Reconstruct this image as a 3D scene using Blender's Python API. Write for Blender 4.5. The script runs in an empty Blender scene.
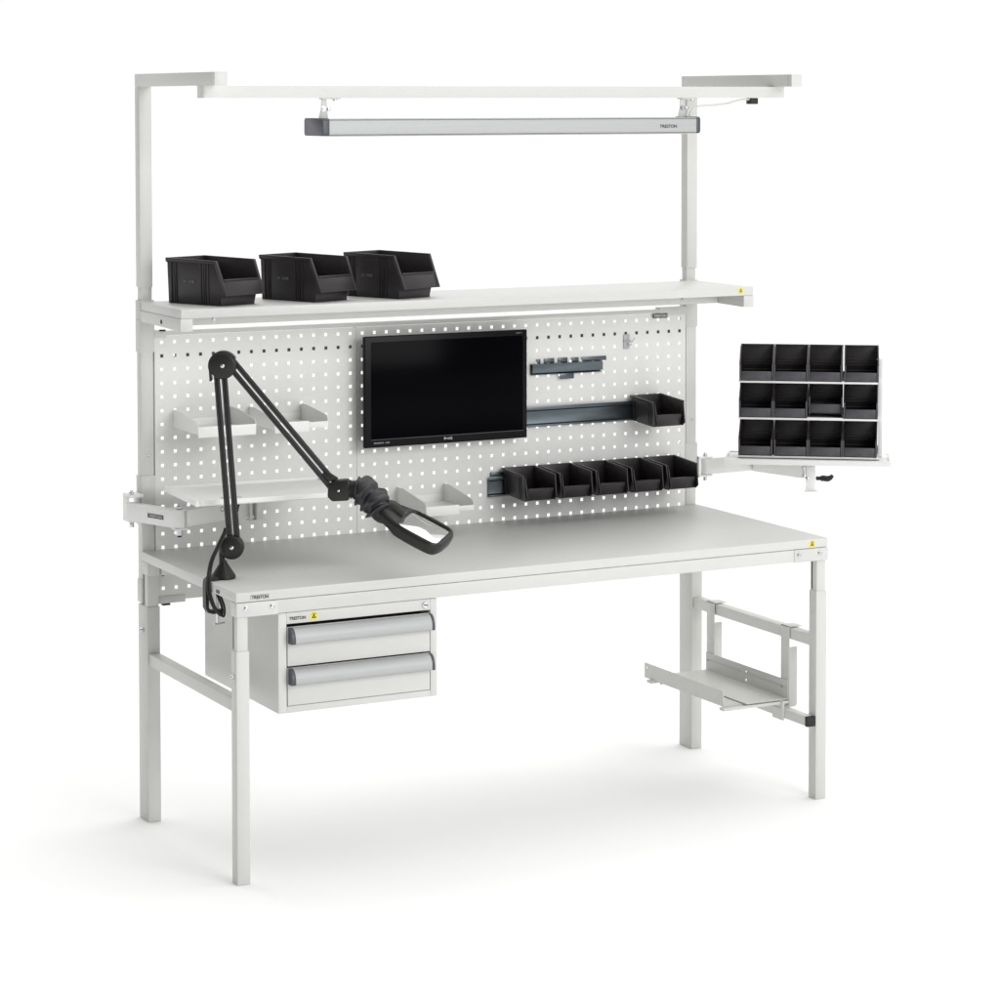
import bpy, bmesh, math, random
from mathutils import Vector, Matrix, Euler
random.seed(4)
S = bpy.context.scene
COL = S.collection

# ------------------------------------------------------------------ camera
cam = bpy.data.cameras.new('camera'); co = bpy.data.objects.new('camera', cam); COL.objects.link(co)
YAW, PIT, ROL = 0.4809, -0.0440, -0.0011
f_ = Vector((math.sin(YAW)*math.cos(PIT), math.cos(YAW)*math.cos(PIT), math.sin(PIT)))
r0 = Vector((math.cos(YAW), -math.sin(YAW), 0)); u0 = r0.cross(f_)
r_ = r0*math.cos(ROL)+u0*math.sin(ROL); u_ = -r0*math.sin(ROL)+u0*math.cos(ROL)
co.matrix_world = Matrix(((r_.x, u_.x, -f_.x, -2.4348), (r_.y, u_.y, -f_.y, -6.1071), (r_.z, u_.z, -f_.z, 1.9847), (0, 0, 0, 1)))
cam.sensor_width = 36; cam.lens = 36*2.614
cam.shift_x = 0.0; cam.shift_y = -(500-216.8)/1000
cam.clip_start = 0.1; cam.clip_end = 500
S.camera = co

# ------------------------------------------------------------------ world: white studio surround
W = bpy.data.worlds.new('World'); S.world = W; W.use_nodes = True
nt = W.node_tree; nt.nodes.clear()
def wn(t, **k):
    n = nt.nodes.new(t)
    for a, b in k.items(): setattr(n, a, b)
    return n
out = wn('ShaderNodeOutputWorld'); bg = wn('ShaderNodeBackground'); tc = wn('ShaderNodeTexCoord')
def dot_ramp(vec, lo, hi, v0, v1):
    d = wn('ShaderNodeVectorMath', operation='DOT_PRODUCT'); d.inputs[1].default_value = vec
    nt.links.new(tc.outputs['Generated'], d.inputs[0])
    m = wn('ShaderNodeMapRange', interpolation_type='SMOOTHSTEP')
    m.inputs[1].default_value = lo; m.inputs[2].default_value = hi; m.inputs[3].default_value = v0; m.inputs[4].default_value = v1
    nt.links.new(d.outputs['Value'], m.inputs[0]); return m.outputs[0]
zen = dot_ramp((0, 0, 1), 0.12, 0.95, 1.04, 2.13)                      # overhead softbox, white horizon
lef = dot_ramp((-0.97, -0.25, 0), -0.1, 0.6, 1.0, 0.22)              # dark side of the studio
fro = dot_ramp((-0.10, -0.995, 0), 0.05, 0.80, 1.0, 0.40)             # dim room in front of the bench
mu0 = wn('ShaderNodeMath', operation='MULTIPLY'); nt.links.new(lef, mu0.inputs[0]); nt.links.new(fro, mu0.inputs[1])
mul = wn('ShaderNodeMath', operation='MULTIPLY'); nt.links.new(zen, mul.inputs[0]); nt.links.new(mu0.outputs[0], mul.inputs[1])
nt.links.new(mul.outputs[0], bg.inputs['Strength']); bg.inputs['Color'].default_value = (1, 1, 0.995, 1)
nt.links.new(bg.outputs[0], out.inputs['Surface'])

def area(name, loc, target, size, power, col=(1, 1, 1)):
    l = bpy.data.lights.new(name, 'AREA'); l.shape = 'RECTANGLE'; l.size, l.size_y = size; l.energy = power; l.color = col
    o = bpy.data.objects.new(name, l); COL.objects.link(o); o.location = loc
    o.rotation_euler = (Vector(target)-Vector(loc)).to_track_quat('-Z', 'Y').to_euler(); return o
area('key_softbox', (1.9, -5.2, 2.9), (0.9, 0.4, 1.0), (3.0, 2.4), 150)

S.view_settings.view_transform = 'Standard'; S.view_settings.look = 'None'
S.view_settings.exposure = 0.0; S.view_settings.gamma = 1.0
S.cycles.max_bounces = 8; S.cycles.transparent_max_bounces = 12
S.render.film_transparent = False

# ------------------------------------------------------------------ materials
def mat(name, col, rough=0.5, metal=0.0, bump=0.0, bscale=400, cvar=0.0, cscale=30, spec=0.5, coat=0.0, stretch=None, rvar=0.0):
    m = bpy.data.materials.new(name); m.use_nodes = True
    t = m.node_tree; p = t.nodes['Principled BSDF']
    p.inputs['Base Color'].default_value = (*col, 1); p.inputs['Roughness'].default_value = rough
    p.inputs['Metallic'].default_value = metal; p.inputs['Specular IOR Level'].default_value = spec
    p.inputs['Coat Weight'].default_value = coat
    g = t.nodes.new('ShaderNodeTexCoord'); mp = t.nodes.new('ShaderNodeMapping')
    t.links.new(g.outputs['Object'], mp.inputs[0])
    if stretch: mp.inputs['Scale'].default_value = stretch
    if bump:
        n = t.nodes.new('ShaderNodeTexNoise'); n.inputs['Scale'].default_value = bscale; n.inputs['Detail'].default_value = 3
        b = t.nodes.new('ShaderNodeBump'); b.inputs['Strength'].default_value = bump; b.inputs['Distance'].default_value = 0.0005
        t.links.new(mp.outputs[0], n.inputs['Vector']); t.links.new(n.outputs['Fac'], b.inputs['Height']); t.links.new(b.outputs[0], p.inputs['Normal'])
    if cvar or rvar:
        n = t.nodes.new('ShaderNodeTexNoise'); n.inputs['Scale'].default_value = cscale; n.inputs['Detail'].default_value = 4
        t.links.new(mp.outputs[0], n.inputs['Vector'])
        if cvar:
            r = t.nodes.new('ShaderNodeMapRange'); r.inputs[1].default_value = .3; r.inputs[2].default_value = .7
            r.inputs[3].default_value = 1-cvar; r.inputs[4].default_value = 1+cvar
            h = t.nodes.new('ShaderNodeVectorMath'); h.operation = 'SCALE'; h.inputs[0].default_value = col
            t.links.new(n.outputs['Fac'], r.inputs[0]); t.links.new(r.outputs[0], h.inputs['Scale']); t.links.new(h.outputs[0], p.inputs['Base Color'])
        if rvar:
            r = t.nodes.new('ShaderNodeMapRange'); r.inputs[1].default_value = .3; r.inputs[2].default_value = .7
            r.inputs[3].default_value = max(0.02, rough-rvar); r.inputs[4].default_value = rough+rvar
            t.links.new(n.outputs['Fac'], r.inputs[0]); t.links.new(r.outputs[0], p.inputs['Roughness'])
    return m
M = dict(
    paint=mat('light_grey_powder_coat', (.64, .64, .617), .42, bump=.25, bscale=900, cvar=.01),
    panelp=mat('panel_powder_coat', (.78, .78, .76), .5, bump=.3, bscale=900, cvar=.01),
    white=mat('white_powder_coat', (.84, .84, .825), .4, bump=.2, bscale=900),
    lam=mat('grey_laminate', (.58, .58, .563), .42, spec=.4, cvar=.006, cscale=40),
    edge=mat('laminate_edge_band', (.64, .64, .622), .4, cvar=.01),
    bin=mat('black_conductive_plastic', (.022, .018, .020), .40, spec=.48, bump=.25, bscale=250, cvar=.25, cscale=14, rvar=.07),
    ribm=mat('black_plastic_lit', (.060, .058, .066), .45, cvar=.2, cscale=30),  # lighter black: light caught by bin fronts and ribs put into the colour
    lampb=mat('black_lamp_plastic', (.014, .0135, .0125), .40, spec=.35, bump=.3, bscale=600),
    fabric=mat('black_sleeve_fabric', (.012, .011, .014), .42, spec=.55, bump=.5, bscale=500),
    dark=mat('slate_grey_plastic', (.062, .064, .082), .38, cvar=.05),
    alu=mat('brushed_aluminium', (.44, .45, .45), .55, metal=.35, cvar=.04, cscale=60, stretch=(.05, 8, 8)),
    zinc=mat('galvanised_steel', (.105, .125, .138), .36, metal=.85, cvar=.35, cscale=14, stretch=(.35, 1, 2.5), rvar=.1),
    chrome=mat('zinc_plated_bolt', (.62, .64, .66), .25, metal=1),
    gloss=mat('black_gloss_bezel', (.006, .006, .007), .3, spec=.12),
    screen=mat('black_screen_glass', (.001, .001, .002), .2, spec=.03),
    ink=mat('black_print', (.012, .012, .012), .6),
    plate=mat('grey_plate_and_shade', (.10, .10, .10), .5),  # name plates; also the dark tone for shaded rails and slots
    silver=mat('silver_print', (.55, .55, .56), .4),
    yellow=mat('yellow_label', (.80, .68, .06), .5),
    rubber=mat('black_rubber', (.012, .012, .012), .6),
    gap=mat('gap_shade', (.02, .02, .02), .8),  # near-black that stands for shade in the drawer gaps
    wire=mat('white_cable', (.66, .66, .65), .4),
    floor=mat('white_studio_floor', (.90, .90, .895), .7, spec=.1, cvar=.003),
)
gl = bpy.data.materials.new('lens_glass'); gl.use_nodes = True; p = gl.node_tree.nodes['Principled BSDF']
p.inputs['Transmission Weight'].default_value = 1; p.inputs['Roughness'].default_value = .02; p.inputs['IOR'].default_value = 1.5
p.inputs['Base Color'].default_value = (.90, .94, .93, 1); M['glass'] = gl

# ------------------------------------------------------------------ mesh helpers (millimetres)
def box(bm, x0, x1, y0, y1, z0, z1, bev=0, seg=2, mi=0, mtx=None):
    r = bmesh.ops.create_cube(bm, size=1)
    vs = r['verts']
    for v in vs:
        v.co = Vector(((x0+x1)/2+v.co.x*(x1-x0), (y0+y1)/2+v.co.y*(y1-y0), (z0+z1)/2+v.co.z*(z1-z0)))
    fs = {f for v in vs for f in v.link_faces}
    if bev:
        es = {e for f in fs for e in f.edges}
        r = bmesh.ops.bevel(bm, geom=list(es), offset=bev, segments=seg, profile=.5, affect='EDGES')
        vs = list({v for f in r['faces'] for v in f.verts}); fs = {f for v in vs for f in v.link_faces}
    for f in fs: f.material_index = mi
    vs = list({v for f in fs for v in f.verts})
    if mtx is not None:
        for v in vs: v.co = mtx @ v.co
    return vs
def prism(bm, pts, axis, a0, a1, mi=0, bev=0, mtx=None):
    """pts: closed 2D outline; extruded along axis ('x': pts are (y,z); 'y': (x,z); 'z': (x,y))"""
    def mk(p, a):
        return {'x': (a, p[0], p[1]), 'y': (p[0], a, p[1]), 'z': (p[0], p[1], a)}[axis]
    A = [bm.verts.new(mk(p, a0)) for p in pts]; B = [bm.verts.new(mk(p, a1)) for p in pts]
    n = len(pts); fs = [bm.faces.new(A), bm.faces.new(B[::-1])]
    for i in range(n): fs.append(bm.faces.new((A[(i+1) % n], A[i], B[i], B[(i+1) % n])))
    bmesh.ops.recalc_face_normals(bm, faces=fs)
    if bev:
        es = {e for f in fs for e in f.edges}
        r = bmesh.ops.bevel(bm, geom=list(es), offset=bev, segments=2, profile=.5, affect='EDGES')
        vs = {v for f in r['faces'] for v in f.verts}; fs = {f for v in vs for f in v.link_faces}
    for f in fs: f.material_index = mi
    vs = list({v for f in fs for v in f.verts})
    if mtx is not None:
        for v in vs: v.co = mtx @ v.co
    return vs
def lathe(bm, p0, p1, prof, n=32, mi=0):
    """prof: list of (t along p0->p1 in mm, radius)"""
    p0, p1 = Vector(p0), Vector(p1); d = (p1-p0).normalized()
    a = d.orthogonal().normalized(); b = d.cross(a)
    rings = []
    for t, r in prof:
        c = p0+d*t
        if r <= 1e-6: rings.append([bm.verts.new(c)])
        else: rings.append([bm.verts.new(c+(a*math.cos(2*math.pi*i/n)+b*math.sin(2*math.pi*i/n))*r) for i in range(n)])
    fs = []
    for A, B in zip(rings, rings[1:]):
        if len(A) == 1 and len(B) == 1: continue
        for i in range(n):
            j = (i+1) % n
            if len(A) == 1: fs.append(bm.faces.new((A[0], B[j], B[i])))
            elif len(B) == 1: fs.append(bm.faces.new((A[i], A[j], B[0])))
            else: fs.append(bm.faces.new((A[i], A[j], B[j], B[i])))
    if len(rings[0]) > 1: fs.append(bm.faces.new(rings[0][::-1]))
    if len(rings[-1]) > 1: fs.append(bm.faces.new(rings[-1]))
    bmesh.ops.recalc_face_normals(bm, faces=fs)
    for f in fs: f.material_index = mi
def cyl(bm, p0, p1, r, n=24, mi=0, bev=0):
    L = (Vector(p1)-Vector(p0)).length
    if bev: lathe(bm, p0, p1, [(0, r-bev), (bev*.3, r-bev*.3), (bev, r), (L-bev, r), (L-bev*.3, r-bev*.3), (L, r-bev)], n, mi)
    else: lathe(bm, p0, p1, [(0, r), (L, r)], n, mi)
def smooth_path(pts, k=8):
    P = [Vector(p) for p in pts]; P = [P[0]*2-P[1]]+P+[P[-1]*2-P[-2]]; o = []
    for i in range(1, len(P)-2):
        for j in range(k):
            t = j/k; a, b, c, d = P[i-1:i+3]
            o.append(.5*((2*b)+(c-a)*t+(2*a-5*b+4*c-d)*t*t+(-a+3*b-3*c+d)*t**3))
    o.append(P[-2]); return o
def tube(bm, pts, r, n=12, mi=0, rad=None):
    fs = []; prev = None; N = len(pts); up = None
    for i, p in enumerate(pts):
        d = (pts[min(i+1, N-1)]-pts[max(i-1, 0)]).normalized()
        if up is None: up = d.orthogonal().normalized()
        up = (up-d*up.dot(d)).normalized(); b = d.cross(up)
        ring = []
        for k in range(n):
            a = 2*math.pi*k/n; rr = rad(i, a) if rad else r
            ring.append(bm.verts.new(p+(up*math.cos(a)+b*math.sin(a))*rr))
        if prev:
            for k in range(n): fs.append(bm.faces.new((prev[k], prev[(k+1) % n], ring[(k+1) % n], ring[k])))
        else: fs.append(bm.faces.new(ring[::-1]))
        prev = ring
    fs.append(bm.faces.new(prev)); bmesh.ops.recalc_face_normals(bm, faces=fs)
    for f in fs: f.material_index = mi
SPLIT = {'bolt', 'leg_bolt', 'upright_screw', 'shelf_screw', 'hanger_bolt', 'post_bolt', 'tray_bolt', 'edge_socket', 'pivot_bolt', 'bracket_bolt', 'hook_wire'}
def islands(bm):
    seen = set(); out_ = []
    for v in bm.verts:
        if v in seen: continue
        st = [v]; grp = []; seen.add(v)
        while st:
            q = st.pop(); grp.append(q)
            for e in q.link_edges:
                w = e.other_vert(q)
                if w not in seen: seen.add(w); st.append(w)
        out_.append(set(grp))
    return out_
def obj(name, bm, mats, parent=None, smooth=35):
    if name in SPLIT:
        isl = islands(bm)
        if len(isl) > 1:
            last = None
            for g in isl:
                b2 = bmesh.new(); mp = {v: b2.verts.new(v.co) for v in g}
                for f in bm.faces:
                    if f.verts[0] in g:
                        nf = b2.faces.new([mp[v] for v in f.verts]); nf.material_index = f.material_index
                last = obj_one(name, b2, mats, parent, smooth)
            bm.free(); return last
    return obj_one(name, bm, mats, parent, smooth)
def obj_one(name, bm, mats, parent=None, smooth=35):
    me = bpy.data.meshes.new(name)
    for v in bm.verts: v.co *= .001
    bm.to_mesh(me); bm.free()
    for m in (mats if isinstance(mats, (list, tuple)) else [mats]): me.materials.append(M[m])
    me.shade_smooth(); me.set_sharp_from_angle(angle=math.radians(smooth))
    o = bpy.data.objects.new(name, me); COL.objects.link(o)
    if parent is not None: o.parent = parent
    return o
def nb(): return bmesh.new()
def tag(o, label, cat, group=None):
    o['label'] = label; o['category'] = cat
    if group: o['group'] = group
    return o
def thing(name, loc, rz, label, cat, group=None):
    o = bpy.data.objects.new(name, None); o.empty_display_size = .05; COL.objects.link(o)
    o.location = [c*.001 for c in loc]; o.rotation_euler = (0, 0, math.radians(rz)); return tag(o, label, cat, group)
def B(name, m, parent, *a, bev=1.2, **k):
    bm = nb(); box(bm, *a, bev=bev, **k); return obj(name, bm, m, parent)
def text_mesh(body, w, h, ext=.25, bold=.03):
    cu = bpy.data.curves.new('t', 'FONT'); cu.body = body; cu.size = 1; cu.extrude = .001; cu.offset = bold; cu.align_x = 'CENTER'; cu.align_y = 'CENTER'
    to = bpy.data.objects.new('t', cu); COL.objects.link(to); dg = bpy.context.evaluated_depsgraph_get()
    me = bpy.data.meshes.new_from_object(to.evaluated_get(dg)); bpy.data.objects.remove(to)
    bm = bmesh.new(); bm.from_mesh(me); bpy.data.meshes.remove(me)
    xs = [v.co.x for v in bm.verts]; ys = [v.co.y for v in bm.verts]; zs = [v.co.z for v in bm.verts]
    for v in bm.verts:
        v.co = Vector(((v.co.x-(min(xs)+max(xs))/2)/(max(xs)-min(xs))*w, (v.co.y-(min(ys)+max(ys))/2)/(max(ys)-min(ys))*h, (v.co.z-min(zs))/(max(zs)-min(zs)+1e-9)*ext))
    return bm
FRONT = Matrix.Rotation(math.pi/2, 4, 'X')            # text plane faces -Y
LEFTM = Matrix.Rotation(-math.pi/2, 4, 'Z') @ FRONT      # text plane faces -X
def writing(name, body, w, h, at, m, parent, rot=None, bold=.03, ext=.25):
    bm = text_mesh(body, w, h, ext, bold); mx = Matrix.Translation(Vector(at)) @ (rot or FRONT)
    for v in bm.verts: v.co = mx @ v.co
    return obj(name, bm, m, parent)
def bolt(bm, c, d, r=5.5, t=3.5, mi=0):
    c, d = Vector(c), Vector(d)
    lathe(bm, c, c+d, [(0, r*1.25), (.9, r*1.25), (.91, r), (t*.7, r), (t, r*.75), (t, r*.45), (t-1.6, r*.4)], 18, mi)
def esd_sticker(parent, c, s, round_=False):
    bm = nb(); x, y, z = c
    n = 28
    if round_: out_ = [(x+s/2*math.cos(2*math.pi*i/n), z+s/2*math.sin(2*math.pi*i/n)) for i in range(n)]
    else:
        out_ = []
        for cx_, cz_, a0 in ((1, 1, 0), (-1, 1, 90), (-1, -1, 180), (1, -1, 270)):
            for i in range(5):
                a = math.radians(a0+i*22.5); out_.append((x+cx_*s*.36+s*.14*math.cos(a), z+cz_*s*.36+s*.14*math.sin(a)))
    prism(bm, out_, 'y', y-.3, y)
    st = obj('esd_sticker', bm, 'yellow', parent)
    bm = nb()
    k = s*.5
    # black triangle with a yellow hand stroke, arc above
    prism(bm, [(x-k*.62, z-k*.42), (x+k*.62, z-k*.42), (x, z+k*.62)], 'y', y-.5, y-.3)
    prism(bm, [(x-k*.30, z-k*.30), (x-k*.18, z-k*.30), (x+k*.28, z+k*.12), (x+k*.18, z+k*.18)], 'y', y-.7, y-.5, mi=1)
    prism(bm, [(x-k*.02, z-k*.28), (x+k*.30, z-k*.28), (x+k*.16, z-k*.10)], 'y', y-.7, y-.5, mi=1)
    arc = [(x+k*.66*math.cos(math.radians(a)), z+k*.02+k*.66*math.sin(math.radians(a))) for a in range(35, 146, 10)]
    arc += [(x+k*.78*math.cos(math.radians(a)), z+k*.02+k*.78*math.sin(math.radians(a))) for a in range(145, 34, -10)]
    prism(bm, arc, 'y', y-.5, y-.3)
    obj('esd_symbol', bm, ['ink', 'yellow'], st)
    return st

# ------------------------------------------------------------------ floor
bm = nb(); bmesh.ops.create_grid(bm, x_segments=1, y_segments=1, size=60000)
fl = obj('floor', bm, 'floor'); fl['kind'] = 'structure'

# ------------------------------------------------------------------ workbench
wb = thing('workbench', (900, 350, 0), 0, 'long light grey packing workbench with perforated back panel, upper shelf and overhead rail', 'workbench')
OX, OY = -900, -350
def wobj(name, bm, m, parent=None, smooth=35):
    if parent is None:
        for v in bm.verts: v.co += Vector((OX, OY, 0))
        return obj(name, bm, m, wb, smooth)
    for v in bm.verts: v.co += Vector((OX, OY, 0))
    return obj(name, bm, m, parent, smooth)
def WB(name, m, *a, bev=1.2, parent=None):
    bm = nb(); box(bm, *a, bev=bev); return wobj(name, bm, m, parent)

bm = nb(); box(bm, 0, 1800, 0, 700, 722, 747, bev=1.2)
for f in bm.faces: f.material_index = 0 if f.calc_center_median().z > 746.2 and f.normal.z > .9 else 1
tt = wobj('tabletop', bm, ['lam', 'edge'])
# apron and end brackets
WB('apron', 'paint', 100, 1700, 0, 24, 686, 720.6)
for x0, x1, bx in ((0, 114, (27, 98)), (1686, 1800, (1702, 1772))):
    b_ = WB('apron_bracket', 'paint', x0, x1, -2.5, 38, 684.5, 720.6, bev=2)
    bm = nb()
    for q in bx: bolt(bm, (q, -2.5, 706), (0, -1, 0), 6.5, 4)
    wobj('bolt', bm, 'chrome', b_)
# rear cross member under the top
WB('rear_beam', 'paint', 40, 1758, 640, 664, 686, 720.6)

def front_leg(x0, side):
    bm = nb(); box(bm, x0, x0+35.5, 0, 37, 0, 597, bev=2)
    lg = wobj('leg', bm, 'paint')
    WB('inner_leg_tube', 'paint', x0+3, x0+32.5, 3, 34, 590, 684, parent=lg, bev=1.5)
    WB('slot_shade_strip', 'plate', x0+2.7, x0+3.2, 23, 31, 600, 683, parent=lg, bev=0)  # dark strip on the tube face stands for the shade inside a slot
    bm = nb(); sx = x0 if side < 0 else x0+35.5
    bolt(bm, (sx, 20, 531), (side, 0, 0), 6, 9)
    if side > 0: bolt(bm, (x0, 20, 534), (-1, 0, 0), 3, 1)
    wobj('leg_bolt', bm, 'chrome', lg)
def rear_leg(x0, side):
    bm = nb(); box(bm, x0, x0+37, 658, 731, 0, 598, bev=2)
    lg = wobj('leg', bm, 'paint')
    WB('inner_leg_tube', 'paint', x0+3, x0+34, 661, 697, 590, 684, parent=lg, bev=1.5)
    WB('leg_bracket', 'paint', x0+1, x0+36, 655, 698.5, 684.5, 720.6, parent=lg, bev=1.5)
    WB('slot_shade_strip', 'plate', x0+2.7, x0+3.2, 686, 694, 600, 683, parent=lg, bev=0)  # slot shade as a dark strip, same as on the front legs
    bm = nb(); sx = x0 if side < 0 else x0+37
    bolt(bm, (sx, 690, 531), (side, 0, 0), 6.5, 10); wobj('leg_bolt', bm, 'chrome', lg)
front_leg(0, -1); front_leg(1762, 1)
rear_leg(1, -1); rear_leg(1755.5, 1)
for x0 in (5, 1761):
    bm = nb(); box(bm, x0, x0+31, 34, 662, 437, 469, bev=1.5); wobj('side_rail', bm, 'paint')

def upright(x0, zs, zl):
    """x0 left face of the mid tube; zs = swivel sleeve heights; inner side"""
    bm = nb(); box(bm, x0, x0+36, 702.5, 735, 601, 1440, bev=1.5)
    up = wobj('upright', bm, 'paint')
    WB('shelf_sleeve', 'paint', x0-2.5, x0+39.5, 700, 738, 1296, 1440, parent=up, bev=1.5)
    WB('inner_tube', 'paint', x0+2, x0+34, 704, 731, 1438, 1480, parent=up, bev=1.2)
    WB('arm_sleeve', 'paint', x0-3, x0+39.5, 699.5, 739, zs[0], zs[1], parent=up, bev=1.5)
    WB('lower_sleeve', 'paint', x0-2.5, x0+38.5, 701, 737.5, 603, 668, parent=up, bev=1.5)
    bm = nb(); bolt(bm, (x0+20, 700, 1010), (0, -1, 0), 2.2, .8); bolt(bm, (x0-2.5, 720, 1385), (-1, 0, 0), 3, 1)
    wobj('upright_screw', bm, 'chrome', up)
    return up
upright(3.5, (817, 955), 0)
upright(1760.5, (800, 938), 0)

# overhead frame: posts with forward arms, rail between
for x0, lean in ((2.5, 5.0), (1761.5, 3.5)):
    bm = nb(); vs = box(bm, x0, x0+36, 700, 735, 1476, 2026.5, bev=1.5)
    post = wobj('overhead_post', bm, 'paint')
    bm = nb(); box(bm, x0, x0+36, 152, 735, 2027, 2062, bev=1.5)
    arm = wobj('overhead_arm', bm, 'paint')
    bm = nb(); box(bm, x0, x0+36, 134.5, 151.5, 2027, 2062, bev=1.5)
    wobj('arm_end_cap', bm, 'edge', arm)
bm = nb()
n = 6; pts = []
x0, x1, y0, y1, R_ = 3, 1799, 221, 258, 9
for cx_, cy_, a0 in ((x1-R_, y1-2, 90),):
    pass
pts = []
for k in range(n+1):
    a = math.radians(180+90*k/n); pts.append((x0+R_+R_*math.cos(a), y0+R_+R_*math.sin(a)))
for k in range(n+1):
    a = math.radians(270+90*k/n); pts.append((x1-R_+R_*math.cos(a), y0+R_+R_*math.sin(a)))
pts += [(x1, y1), (x0, y1)]
prism(bm, pts, 'z', 1995, 2026.8)
wobj('overhead_rail', bm, 'paint', smooth=40)

# upper shelf and brackets
bm = nb(); box(bm, 2.5, 1797.5, 385, 700, 1412.3, 1437, bev=1.2)
for f in bm.faces: f.material_index = 0 if f.calc_center_median().z > 1436.2 and f.normal.z > .9 else 1
sh = wobj('upper_shelf', bm, ['lam', 'edge'])
for x0, fx in ((0.5, -1), (1764, 1)):
    bm = nb(); prism(bm, [(385, 1412), (385, 1378), (395, 1378), (690, 1383), (698, 1392), (698, 1412)], 'x', x0, x0+35, bev=1.5)
    br = wobj('shelf_bracket', bm, 'paint')
    bm = nb()
    if fx < 0:
        bolt(bm, (x0, 530, 1394), (-1, 0, 0), 5, 1.2)
        box(bm, 56, 72, 690, 700, 1353.5, 1358, bev=1)
    wobj('bracket_bolt', bm, ['rubber'], br) if fx < 0 else bm.free()
WB('shelf_beam', 'paint', 36, 1763.5, 525, 548, 1381, 1412)
bm = nb()
for x in (150, 1640):
    bolt(bm, (x, 525, 1396), (0, -1, 0), 5.5, 5); box(bm, x-38, x-10, 500, 524, 1404, 1411.5, bev=1)
wobj('shelf_screw', bm, 'chrome')

# perforated panel
def perforated(xa, xb, cols, rows=19, zt=1322.6, ztop=1340, zbot=604, y=701.5, th=1.6, h=4.7):
    bm = nb()
    xs = [xa]; 
    for c in cols: xs += [c-h, c+h]
    xs.append(xb)
    zs = [zbot]
    for j in range(rows-1, -1, -1): z = zt-38*j; zs += [z-h, z+h]
    zs.append(ztop)
    F = [[bm.verts.new((x, y, z)) for z in zs] for x in xs]; K = [[bm.verts.new((x, y+th, z)) for z in zs] for x in xs]
    nx, nz = len(xs), len(zs)
    hole = lambda i, j: i % 2 == 1 and j % 2 == 1 and i < nx-1 and j < nz-1
    for i in range(nx-1):
        for j in range(nz-1):
            if hole(i, j):
                a, b, c, d = (i, j), (i+1, j), (i+1, j+1), (i, j+1)
                for p, q in ((a, b), (b, c), (c, d), (d, a)):
                    bm.faces.new((F[p[0]][p[1]], K[p[0]][p[1]], K[q[0]][q[1]], F[q[0]][q[1]]))
            else:
                bm.faces.new((F[i][j], F[i+1][j], F[i+1][j+1], F[i][j+1])); bm.faces.new((K[i][j], K[i][j+1], K[i+1][j+1], K[i+1][j]))
    for i in range(nx-1):
        bm.faces.new((F[i][0], K[i][0], K[i+1][0], F[i+1][0])); bm.faces.new((F[i][-1], F[i+1][-1], K[i+1][-1], K[i][-1]))
    for j in range(nz-1):
        bm.faces.new((F[0][j], F[0][j+1], K[0][j+1], K[0][j])); bm.faces.new((F[-1][j], K[-1][j], K[-1][j+1], F[-1][j+1]))
    # folded side flanges
    box(bm, xa, xa+1.5, y+th, y+18, zbot, ztop); box(bm, xb-1.5, xb, y+th, y+18, zbot, ztop)
    return wobj('perforated_panel', bm, 'panelp', smooth=20)
hx = [900+38*(i-22) for i in range(45)]
pl = perforated(43, 652.6, hx[:16]); pr = perforated(653.6, 1757.5, hx[16:])
WB('panel_top_beam', 'paint', 41, 1758, 699, 722, 1341, 1353, bev=1)
WB('panel_top_bracket', 'paint', 1663, 1758.5, 698, 724, 1334, 1359, bev=1)
WB('panel_top_bracket', 'paint', 41.5, 76, 698, 724, 1334, 1356, bev=1)
for xa_, xb_ in ((40, 92), (114, 1611), (1633, 1760)): WB('panel_rail', 'plate', xa_, xb_, 712, 734, 1268, 1293, bev=1)  # painted rails coloured dark: shade seen through the holes put into the colour
WB('panel_rail', 'plate', 60, 1740, 712, 732, 1262, 1279, bev=1)
WB('panel_rail', 'plate', 40, 1760, 712, 734, 662, 690, bev=1)  # same shade tone behind the lower hole row
WB('panel_bottom_bracket', 'paint', 42, 128, 699, 722, 596, 617, bev=1)
bm = nb(); box(bm, 62, 84, 700, 716, 590, 595.5, bev=1); wobj('panel_foot', bm, 'rubber')
np_ = WB('name_plate', 'plate', 1638, 1690, 696.4, 697.9, 1327, 1341, bev=.3)
writing('plate_text', 'TRESTON', 44, 7.5, (1664+OX, 696.3+OY, 1334), 'silver', np_, ext=.2)

# bench writing and stickers
writing('badge_text', 'TRESTON', 46, 8.5, (65+OX, -.25+OY, 732.3), 'ink', tt)
bm = nb(); 
for a, b_, c, d in ((39, 92, 738, 738.8), (39, 39.8, 726, 738.8)): box(bm, a, b_, -.3, -.05, c, d)
wobj('badge_frame', bm, 'plate', tt)
esd_sticker(tt, (1747+OX, OY-.05, 732.5), 20, True)
esd_sticker(sh, (1753.5+OX, 385+OY-.05, 1426), 16.5)
bm = nb()
for k in range(2): box(bm, -.25, .05, 30, 62, 737-k*5, 738-k*5)
wobj('edge_print', bm, 'silver', tt)
bm = nb()
for k in range(2): box(bm, 2.25, 2.55, 408, 452, 1427-k*5, 1428-k*5)
wobj('edge_print', bm, 'silver', sh)
# two cable eyelets on the left table edge
bm = nb()
for yy in (118, 131): lathe(bm, (-1.0, yy, 731), (0.2, yy, 731), [(0, 5.5), (1.0, 5.5), (1.2, 4)], 16)
wobj('edge_socket', bm, 'plate', tt)

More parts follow.
